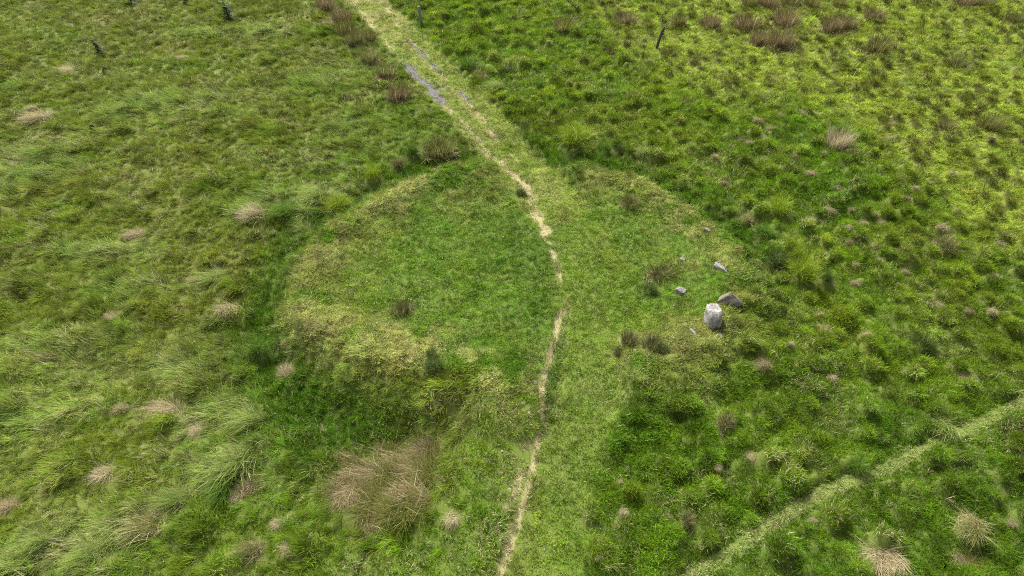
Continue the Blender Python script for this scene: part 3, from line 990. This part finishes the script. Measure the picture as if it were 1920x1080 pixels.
R6 = 'combed tussocks on the moor'
for row in (
    ('combed', 450, 862, 124, 66, 'pale', 222, 'largest fan-shaped tussock on the moor, long blades swept down-left'),
    ('combed', 428, 905, 100, 56, 'green', 250, 'dark green blades spilling below the largest fan-shaped tussock'),
    ('tussock', 484, 662, 62, 42, 'green', None, 'spiky bright green tussock by itself on the ditch edge'),
    ('straw', 432, 585, 62, 40, 'bleached', 230, 'bleached tuft of lying straw left of the ditch'),
    ('straw', 368, 530, 30, 26, 'tan', None, 'small brown mound poking from green grass left of the ditch'),
    ('combed', 405, 522, 80, 34, 'pale', None, 'blue-green combed tussock right of the small brown mound'),
    ('straw', 478, 405, 62, 34, 'bleached', None, 'straw-coloured tussock at the bend of the ring ditch'),
    ('combed', 575, 432, 60, 30, 'pale', 160, 'pale spiky tussock at the ditch bend, below the straw one'),
    ('combed', 545, 395, 70, 36, 'green', None, 'lush green tussock at the ditch bend, left of the dark hollow'),
    ('combed', 612, 372, 84, 36, 'pale', None, 'frosty green combed tussock above the ring ditch'),
    ('tussock', 640, 392, 80, 30, 'lime', None, 'bright lime tussock overhanging the ring ditch'),
    ('tussock', 700, 340, 52, 40, 'lime', None, 'upright lime tussock at the far end of the left ditch'),
    ('tussock', 772, 292, 38, 32, 'green', None, 'shaggy green tussock near the broad rush below the track'),
    ('tussock', 745, 312, 36, 26, 'tan', None, 'small brown-green tussock below the shaggy green one'),
    ('straw', 200, 892, 60, 34, 'bleached', None, 'round bleached straw dome low on the moor at left'),
    ('straw', 318, 768, 76, 40, 'straw', None, 'long straw-coloured mound on the moor left of centre'),
    ('straw', 376, 808, 44, 22, 'bleached', None, 'short bleached cap of straw below the long straw mound'),
    ('straw', 20, 948, 46, 30, 'tan', None, 'tan straw tuft at the left edge of the moor'),
    ('straw', 470, 915, 60, 34, 'tan', None, 'brown straw tuft right below the largest fan-shaped tussock'),
    ('straw', 445, 935, 40, 24, 'bleached', None, 'small pale straw tuft at the foot of the brown straw tuft'),
    ('combed', 340, 935, 84, 48, 'pale', None, 'yellow-green combed tussock left of the largest fan'),
    ('combed', 195, 1035, 100, 54, 'pale', None, 'large frosty green tussock at the bottom of the moor'),
    ('combed', 70, 1020, 100, 54, 'pale', None, 'pale green combed tussock in the bottom left corner'),
    ('combed', 285, 985, 100, 50, 'straw', None, 'straw and green combed tussock above the bottom edge'),
    ('straw', 525, 985, 34, 26, 'bleached', None, 'little pale straw tuft in the green grass below the ditch'),
    ('straw', 545, 1030, 36, 36, 'straw', None, 'upright straw tuft near the bottom below the ditch'),
    ('combed', 480, 1035, 64, 44, 'tan', None, 'tan-bladed tussock near the bottom, left of the upright straw tuft'),
    ('combed', 470, 790, 90, 56, 'pale', None, 'tall yellow-green tussock left of the deep ditch corner'),
    ('straw', 535, 705, 44, 40, 'bleached', 100, 'pale dried tuft at the outer foot of the front bank'),
    ('straw', 848, 975, 44, 34, 'bleached', 270, 'dome tuft with a bleached lower side between rushes and path'),
    ('straw', 130, 132, 44, 16, 'bleached', None, 'bleached patch of straw on the far moor below the dark sapling'),
    ('straw', 345, 110, 30, 12, 'bleached', None, 'thin bleached streak of straw on the far moor'),
    ('straw', 75, 222, 66, 26, 'straw', None, 'straw-coloured patch at the left of the far moor'),
    ('straw', 65, 205, 30, 16, 'bleached', None, 'small bleached tuft on top of the straw-coloured far patch'),
    ('straw', 30, 310, 28, 16, 'straw', None, 'small orange straw tuft at the left edge of the far moor'),
    ('straw', 215, 595, 34, 20, 'tan', None, 'tan tuft on the open moor at left'),
    ('straw', 230, 768, 36, 20, 'tan', None, 'brownish tuft left of the long straw mound'),
    ('straw', 255, 440, 46, 18, 'tan', None, 'low tan streak of dead grass on the middle moor'),
):
    k, u, v, w, h, pal, yaw, lb = row
    clump('moor_tussock', k, pal, u, v, w, h, lb, 'tussock', R6, yaw)

R7 = 'large bleached tufts right of the path'
for row in (
    ('rush', 1572, 275, 56, 44, 'seed', None, 'tall tussock with a cap of pale seed heads on the right pasture'),
    ('tangle', 1660, 1042, 80, 26, 'matstraw', 250, 'largest mat of bleached straw, below the diagonal trail'),
    ('tangle', 1808, 1052, 56, 34, 'rushgreen', 270, 'brown upright dead tuft right of the largest straw mat'),
    ('straw', 1412, 862, 38, 22, 'bleached', 190, 'curved pale straw cap above a dark hollow, above the trail'),
    ('straw', 1344, 876, 22, 22, 'bleached', 270, 'small pinkish straw tuft left of the curved pale cap'),
    ('straw', 1557, 712, 30, 36, 'bleached', 260, 'tall bleached tuft on the right pasture above the trail'),
    ('straw', 1168, 965, 26, 40, 'bleached', 270, 'bleached tuft with long drooping blades right of the mown band'),
    ('straw', 1158, 905, 22, 26, 'bleached', 270, 'small bleached tuft just above the long drooping one'),
    ('straw', 1908, 970, 28, 26, 'bleached', None, 'bleached tuft cut by the right edge below the trail'),
    ('straw', 1430, 688, 36, 40, 'tan', None, 'tan-capped hummock on the pasture right below the stones'),
    ('straw', 1480, 648, 18, 30, 'bleached', 290, 'slim bleached tuft leaning right, below the stones'),
    ('straw', 1548, 622, 36, 22, 'tan', None, 'brown-topped hummock level with the big stone'),
    ('straw', 1620, 634, 30, 30, 'bleached', 300, 'pale pointed tuft right of the brown-topped hummock'),
    ('straw', 1815, 712, 50, 24, 'tan', None, 'pinkish tan tuft on the pasture near the right edge'),
    ('straw', 1126, 1045, 22, 22, 'bleached', None, 'small bleached tuft at the bottom edge right of the mown band'),
    ('straw', 1528, 975, 24, 18, 'bleached', None, 'little straw tuft touching the lower edge of the trail'),
):
    k, u, v, w, h, pal, yaw, lb = row
    clump('dead_tuft', k, pal, u, v, w, h, lb, 'dead tuft', R7, yaw)

ORD = ('first second third fourth fifth sixth seventh eighth ninth tenth eleventh twelfth thirteenth fourteenth').split()
for where, grp in (
    ('among those left of the seed-head tussock', [(1423, 228), (1443, 240), (1465, 218), (1507, 213), (1407, 268), (1435, 262), (1342, 295), (1357, 342), (1389, 262)]),
    ('of those level with the seed-head tussock', [(1495, 290), (1547, 286), (1600, 282), (1670, 262), (1678, 224), (1855, 267)]),
    ('of those below the seed-head tussock', [(1523, 325), (1567, 350), (1618, 332), (1687, 330), (1717, 353), (1745, 340), (1787, 328), (1720, 312)]),
    ('of those up-right of the ring', [(1521, 412), (1561, 390), (1598, 394), (1620, 410), (1641, 400), (1653, 417), (1702, 372), (1768, 424), (1780, 442)]),
    ('of those right of the tussock knot', [(1595, 425), (1595, 447), (1645, 460), (1643, 485), (1605, 495), (1703, 492), (1607, 527), (1865, 517), (1875, 457)]),
    ('of those level with the big stone', [(1758, 569), (1817, 580), (1860, 584), (1536, 588), (1843, 560)]),
):
    for k, (u, v) in enumerate(sorted(grp)):
        hh = random.Random(u * 7 + v)
        clump('bleached_tuft', 'straw', hh.choice(('bleached', 'bleached', 'tan')), u, v + 3, hh.uniform(19, 30), hh.uniform(17, 25),
              'bleached tuft, %s from left %s' % (ORD[k], where), 'dead tuft', 'small bleached tufts on the pasture')

# ------------------------------------------------------------------ sow the cover, leaving room for the clumps
sow('moor_grass', 'long wind-combed olive grass over the moor left of the track', 'comb', 0.235, 1001,
    lambda f: f.left * np.clip(1 - 1.1 * f.smooth, 0, 1) * (1 - 0.85 * f.ditch) * (0.75 + 0.25 * f.comb) * (1 - 0.93 * f.apron),
    lambda f: 0.42 + 0.45 * vnoise(f.x, f.y, 1.5, 401) + 0.40 * f.comb + 0.45 * f.hb, wind,
    lambda f: patch_dry(f, 0.02, 0.30, 411))
sow('moor_undergrowth', 'short mixed green and brown grass beneath the combed moor grass', 'sward', 0.21, 1101,
    lambda f: f.left * np.clip(1 - 1.1 * f.smooth, 0, 1) * np.maximum(0.8, f.apron),
    lambda f: 0.9 + 0.5 * f.hb, None, lambda f: patch_dry(f, 0.02, 0.32, 421))
sow('enclosure_grass', 'short cropped turf inside the ring bank and on the track', 'turf', 0.135, 1201,
    lambda f: np.clip(f.smooth + 1.2 * sstep(0.42, 0.26, f.d_trail), 0, 1) * (1 - 0.72 * sstep(0.3, 0.7, f.bare)) * (1 - 0.9 * f.gravel),
    lambda f: 0.75 + 0.35 * vnoise(f.x, f.y, 0.7, 431), None, lambda f: patch_dry(f, 0.01, 0.18, 441) + 0.5 * f.bare + 0.2 * f.pale + 0.2 * f.trail)
sow('bank_grass', 'pale tangled grass lying over the ring bank', 'mat', 0.19, 1301,
    lambda f: np.clip(1.1 * f.crest * (1 - f.band) * (1 - f.track) + 0.55 * f.inside * (1 - f.band) * sstep(0.45, 0.65, fbm(f.x, f.y, 0.8, 451)), 0, 1) * (1 - f.bare),
    lambda f: 0.55 + 0.35 * f.crest, wind, lambda f: patch_dry(f, 0.02, 0.30, 461))
sow('ditch_grass', 'deep green lush grass along the ditch', 'lush', 0.21, 1401,
    lambda f: np.clip(1.25 * f.ditch + np.maximum(0, ell(f.x, f.y, 1160, 800, 60, 80) + ell(f.x, f.y, 620, 790, 110, 60)) * (1 - f.smooth), 0, 1) * (1 - 0.9 * f.smooth),
    lambda f: 0.65 + 0.3 * vnoise(f.x, f.y, 0.9, 471), None, lambda f: np.full(len(f.x), 0.03))
sow('pasture_grass', 'green uneven grass over the hummocky pasture right of the track', 'sward', 0.165, 1501,
    lambda f: f.right * f.rough * (1 - 0.55 * f.lime) * (1 - 0.5 * f.ditch),
    lambda f: 0.75 + 0.55 * vnoise(f.x, f.y, 0.8, 481), None, lambda f: patch_dry(f, 0.0, 0.18, 491))
sow('hummock_grass', 'rounded grass hummocks crowding the pasture', 'dome', 0.20, 1601,
    lambda f: f.right * f.rough * sstep(0.35, 0.62, np.maximum(f.hm, 0.9 * f.hb * (1 - f.lime))) * (1 - 0.45 * f.lime),
    lambda f: 0.60 + 0.60 * f.hm * (1 - 0.5 * f.lime), None, lambda f: patch_dry(f, 0.02, 0.28, 501),
    tone=lambda c, f, k, g: c * (1 - 0.22 * (f.lime[k] * f.hm[k]))[:, None])
sow('lime_grass', 'bright yellow-green flattened grass between the hummocks beyond the posts', 'mat', 0.215, 1701,
    lambda f: f.right * f.rough * f.lime * (1 - 0.6 * sstep(0.35, 0.7, f.hm)),
    lambda f: 0.75 + 0.4 * vnoise(f.x, f.y, 1.0, 511), None, lambda f: patch_dry(f, 0.0, 0.12, 521))

# ------------------------------------------------------------------ stones
def stone_mesh(name, seed, cuts, mat, rough=0.10, sub=4):
    import bmesh
    bm = bmesh.new()
    bmesh.ops.create_icosphere(bm, subdivisions=sub, radius=0.5)
    r = random.Random(seed)
    off = Vector((r.random() * 50, r.random() * 50, r.random() * 50))
    from mathutils import noise
    for v in bm.verts:
        p = v.co.copy()
        for nrm, d in cuts:
            nn = Vector(nrm).normalized()
            e = p.dot(nn) - d
            if e > 0:
                p -= nn * e * 0.92
        p *= 1 + rough * noise.fractal(p * 3.2 + off, 0.8, 2.2, 4) + 0.25 * rough * noise.noise(p * 13 + off)
        v.co = p
    me = bpy.data.meshes.new(name)
    bm.to_mesh(me)
    bm.free()
    me.materials.append(mat)
    for p in me.polygons:
        p.use_smooth = True
    return me


SLAB = [((0, -0.6, 1), 0.36), ((0, 1, 0.2), 0.40), ((1, 0, 0.1), 0.42), ((-1, -0.2, 0.1), 0.41), ((0.6, -0.6, 0), 0.44)]
WEDGE = [((0.1, -0.9, 0.55), 0.20), ((0.75, 0.3, 0.6), 0.30), ((-0.8, 0.2, 0.55), 0.28), ((0, 1, 0.3), 0.3), ((-0.4, -0.4, 1), 0.34)]
LUMP = [((0.3, -0.5, 1), 0.30), ((-0.8, -0.3, 0.2), 0.36), ((0.8, 0.4, 0.3), 0.34), ((0, 1, 0), 0.36)]
for (u, v, sx, sy, sz, rx, rz, cuts, mat, seed, lb) in (
    (1335, 602, 0.58, 0.62, 0.84, -46, -4, SLAB, M_STONE, 3, 'largest pale grey oval stone leaning on the outer ring bank'),
    (1367, 567, 0.80, 0.52, 0.56, 0, -12, WEDGE, M_STONE_B, 8, 'triangular brown-faced stone touching the upper right of the largest one'),
    (1276, 547, 0.40, 0.30, 0.26, 0, 22, LUMP, M_STONE, 14, 'small grey lump of stone on the turf left of the two big stones'),
    (1352, 504, 0.26, 0.80, 0.22, 0, 36, LUMP, M_STONE, 21, 'narrow pale slab showing through the bank above the big stones'),
    (1281, 487, 0.24, 0.17, 0.12, 0, -15, LUMP, M_STONE, 25, 'small flat white stone on the turf inside the right bank'),
    (1300, 625, 0.17, 0.42, 0.16, 0, 22, LUMP, M_STONE, 31, 'thin buff stone half sunk just below the largest one'),
    (1348, 629, 0.26, 0.20, 0.14, 0, -30, LUMP, M_STONE, 37, 'small white stone just below the foot of the largest one'),
    (1326, 431, 0.30, 0.16, 0.12, 0, -30, LUMP, M_STONE, 41, 'flat white stone on the far right bank crest'),
    (1003, 719, 0.17, 0.14, 0.12, 0, 10, LUMP, M_STONE_B, 45, 'orange-buff stone beside the bare path at the front of the ring'),
    (779, 613, 0.14, 0.10, 0.09, 0, 0, LUMP, M_STONE, 47, 'pinkish white stone on the turf behind the front bank'),
    (659, 639, 0.14, 0.09, 0.07, 0, 0, LUMP, M_STONE, 49, 'white stone at the left end of the front bank'),
    (981, 757, 0.16, 0.12, 0.09, 0, 25, LUMP, M_STONE, 52, 'bluish white stone left of the path below the ring'),
    (1310, 883, 0.10, 0.08, 0.10, 0, 0, LUMP, M_STONE, 55, 'tiny white stone in the pasture left of the curved straw cap'),
    (984, 1028, 0.12, 0.10, 0.08, 0, 0, LUMP, M_STONE_B, 57, 'small tan stone beside the path near the bottom edge'),
):
    x, y, z = G(u, v)
    o = link('stone', stone_mesh('stone', seed, cuts, mat, 0.15 if sx > 0.3 else 0.18, 4 if sx > 0.3 else 3), None, (x, y, z + (0.22 if sx > 0.5 else 0.14) * sz))
    o.scale = (sx, sy, sz)
    o.rotation_euler = (math.radians(rx), 0, math.radians(rz))
    tag(o, lb, 'stone', 'stones on and around the ring bank')

# white pebbles strewn over the turf
import bmesh
pr = np.random.default_rng(77)
bm = bmesh.new()
made = 0
while made < 110:
    u, v = pr.uniform(640, 1330), pr.uniform(345, 1060)
    x, y = P(u, v)
    f = F(np.array([x]), np.array([y]))
    if f.smooth[0] < 0.5 and dist_line(x, y, FOOT) > 1.5:
        continue
    z = f.height()[0]
    r = bmesh.ops.create_icosphere(bm, subdivisions=1, radius=1)
    s = 0.012 + 0.03 * pr.random() ** 2
    a = pr.uniform(0, 6.28)
    q = pr.uniform(0.5, 1.0)
    for vt in r['verts']:
        c = vt.co * (1 + pr.uniform(-0.2, 0.2))
        cx, cy = c.x * s, c.y * s * q
        vt.co = Vector((x + cx * math.cos(a) - cy * math.sin(a), y + cx * math.sin(a) + cy * math.cos(a), z + 0.035 + c.z * s * 0.6))
    made += 1
me = bpy.data.meshes.new('pebbles')
bm.to_mesh(me)
bm.free()
me.materials.append(M_STONE)
tag(link('scattered_pebbles', me), 'tiny white pebbles strewn over the enclosure turf', 'pebbles', None, 'stuff')

# ------------------------------------------------------------------ posts
def tube(bm, pts, radii, n=8, jitter=0.0, seed=0, cap=True):
    r = random.Random(seed)
    rings = []
    for (p, rad) in zip(pts, radii):
        ring = []
        for k in range(n):
            a = 2 * math.pi * k / n
            q = rad * (1 + r.uniform(-jitter, jitter))
            ring.append(bm.verts.new((p[0] + q * math.cos(a), p[1] + q * math.sin(a), p[2])))
        rings.append(ring)
    for a, b in zip(rings[:-1], rings[1:]):
        for k in range(n):
            bm.faces.new((a[k], a[(k + 1) % n], b[(k + 1) % n], b[k]))
    if cap:
        bm.faces.new(rings[-1])
        bm.faces.new(rings[0][::-1])


def bm_obj(name, bm, mat, parent=None, smooth=False):
    me = bpy.data.meshes.new(name)
    bm.normal_update()
    bm.to_mesh(me)
    bm.free()
    me.materials.append(mat)
    if smooth:
        me.polygons.foreach_set('use_smooth', np.ones(len(me.polygons), bool))
    if 'bw' not in me.attributes:
        put_attr(me, 'bw', 'FLOAT', np.random.default_rng(1).random(len(me.vertices)))
    return link(name, me, parent)


x, y, z = G(1231, 91)
e = link('fence_post', None, None, (x, y, z))
tag(e, 'leaning dark wooden post standing alone on the bright pasture', 'post', 'old fence posts')
bm = bmesh.new()
tube(bm, [(0, 0, -0.3), (0.0, 0, 0.05), (0.05, 0, 0.35), (0.12, 0, 0.7), (0.21, 0, 1.0), (0.26, 0, 1.2), (0.275, 0.0, 1.25)], [0.085, 0.085, 0.08, 0.075, 0.08, 0.07, 0.04], 8, 0.14, 4)
bm_obj('shaft', bm, M_POST_D, e)
bm = bmesh.new()
tube(bm, [(0.24, -0.02, 0.80), (0.285, -0.03, 0.86), (0.30, -0.03, 0.90)], [0.035, 0.03, 0.015], 6, 0.1, 6)
bm_obj('stub', bm, M_POST_D, e)

x, y, z = G(789, 48)
e = link('fence_post', None, None, (x, y, z))
tag(e, 'short grey upright post in the grass right of the track', 'post', 'old fence posts')
bm = bmesh.new()
tube(bm, [(0, 0, -0.3), (0, 0, 0.2), (0.0, 0, 0.55), (-0.02, 0, 0.9), (-0.03, 0, 1.02)], [0.09, 0.09, 0.095, 0.10, 0.09], 10, 0.08, 9)
bm_obj('shaft', bm, M_POST_G, e)
bm = bmesh.new()
tube(bm, [(-0.03, 0, 1.021), (-0.03, 0, 1.05)], [0.085, 0.06], 10, 0.05, 3)
bm_obj('cap', bm, M_POST_G, e)

x, y, z = G(925, 262)
e = link('fallen_stick', None, None, (x, y, z + 0.06))
tag(e, 'thin dark stick lying across the lower end of the track', 'stick')
bm = bmesh.new()
tube(bm, [(0, 0, -0.35), (0.02, 0.01, 0), (0.0, 0.03, 0.35)], [0.02, 0.018, 0.008], 6, 0.1, 2)
o = bm_obj('branch', bm, M_BARK, e)
o.rotation_euler = (0, math.radians(88), math.radians(18))
bm = bmesh.new()
tube(bm, [(0, 0, -0.005), (0.01, 0.01, 0.1), (0.0, 0.03, 0.16)], [0.012, 0.01, 0.004], 6, 0.1, 2)
o = bm_obj('twig', bm, M_BARK, e)
o.location = (0.1, 0.03, 0)
o.rotation_euler = (0, math.radians(75), math.radians(60))


# ------------------------------------------------------------------ young spruces on the far moor
def sapling(u, v, h, wid, lean, shoots, seed, label):
    x, y, z = G(u, v)
    e = link('spruce_sapling', None, None, (x, y, z))
    tag(e, label, 'sapling', 'young spruces on the far moor')
    r = random.Random(seed)
    bm = bmesh.new()
    pts = [(lean * (t * t), 0, t * h) for t in (-0.08, 0.25, 0.5, 0.75, 1.0)]
    tube(bm, pts, [0.035, 0.03, 0.022, 0.014, 0.004], 6)
    bm_obj('trunk', bm, M_BARK, e)

    def spray(levels, ln, mat, nm, up):
        V, Fc, B = [], [], []
        for t in levels:
            for k in range(7):
                a = r.random() * 6.283
                L = ln(t) * r.uniform(0.7, 1.15)
                ox, oz = lean * t * t, t * h
                for s in range(16):
                    q = (s + 0.5) / 16
                    cx, cy, cz = ox + math.cos(a) * L * q, math.sin(a) * L * q, oz + up * L * q - 0.1 * L * q * q
                    for sd in (-1, 1):
                        b = a + sd * r.uniform(0.6, 1.2)
                        l2 = 0.085 * r.uniform(0.7, 1.2)
                        tx, ty, tz = cx + math.cos(b) * l2, cy + math.sin(b) * l2, cz + r.uniform(-0.02, 0.04)
                        wx, wy = -math.sin(b) * 0.012, math.cos(b) * 0.012
                        i = len(V)
                        V += [(cx - wx, cy - wy, cz - 0.008), (cx + wx, cy + wy, cz + 0.008), (tx, ty, tz)]
                        Fc.append((i, i + 1, i + 2))
                        B += [r.random()] * 3
        me = bpy.data.meshes.new(nm)
        me.from_pydata(V, [], Fc)
        put_attr(me, 'bw', 'FLOAT', B)
        me.materials.append(mat)
        link(nm, me, e)

    n = 11
    top = 0.6 if shoots else 0.98
    spray([0.05 + (top - 0.05) * k / n for k in range(n)], lambda t: wid * (1.05 - 0.85 * t), M_NEEDLE, 'crown', 0.25)
    if shoots:
        spray([0.62 + 0.36 * k / 6 for k in range(7)], lambda t: wid * (1.7 - 1.0 * t), M_SHOOT, 'new_shoots', 0.35)


sapling(430, 38, 1.45, 0.42, -0.10, True, 2, 'dark spruce sapling topped with pale new shoots on the far moor')
sapling(191, 104, 0.95, 0.26, -0.30, False, 4, 'dark leaning spruce sapling on the far moor at left')
sapling(247, 7, 1.1, 0.62, 0.0, False, 6, 'bushy dark sapling cut by the top edge, wider of two')
sapling(349, 5, 0.8, 0.26, 0.0, False, 8, 'narrow dark sapling cut by the top edge, smaller of two')
sapling(198, 137, 0.34, 0.13, 0.05, False, 10, 'tiny dark sapling just below the leaning one')
sapling(175, 245, 0.30, 0.12, 0.0, False, 12, 'tiny dark sapling beside the pale combed patch of moor')
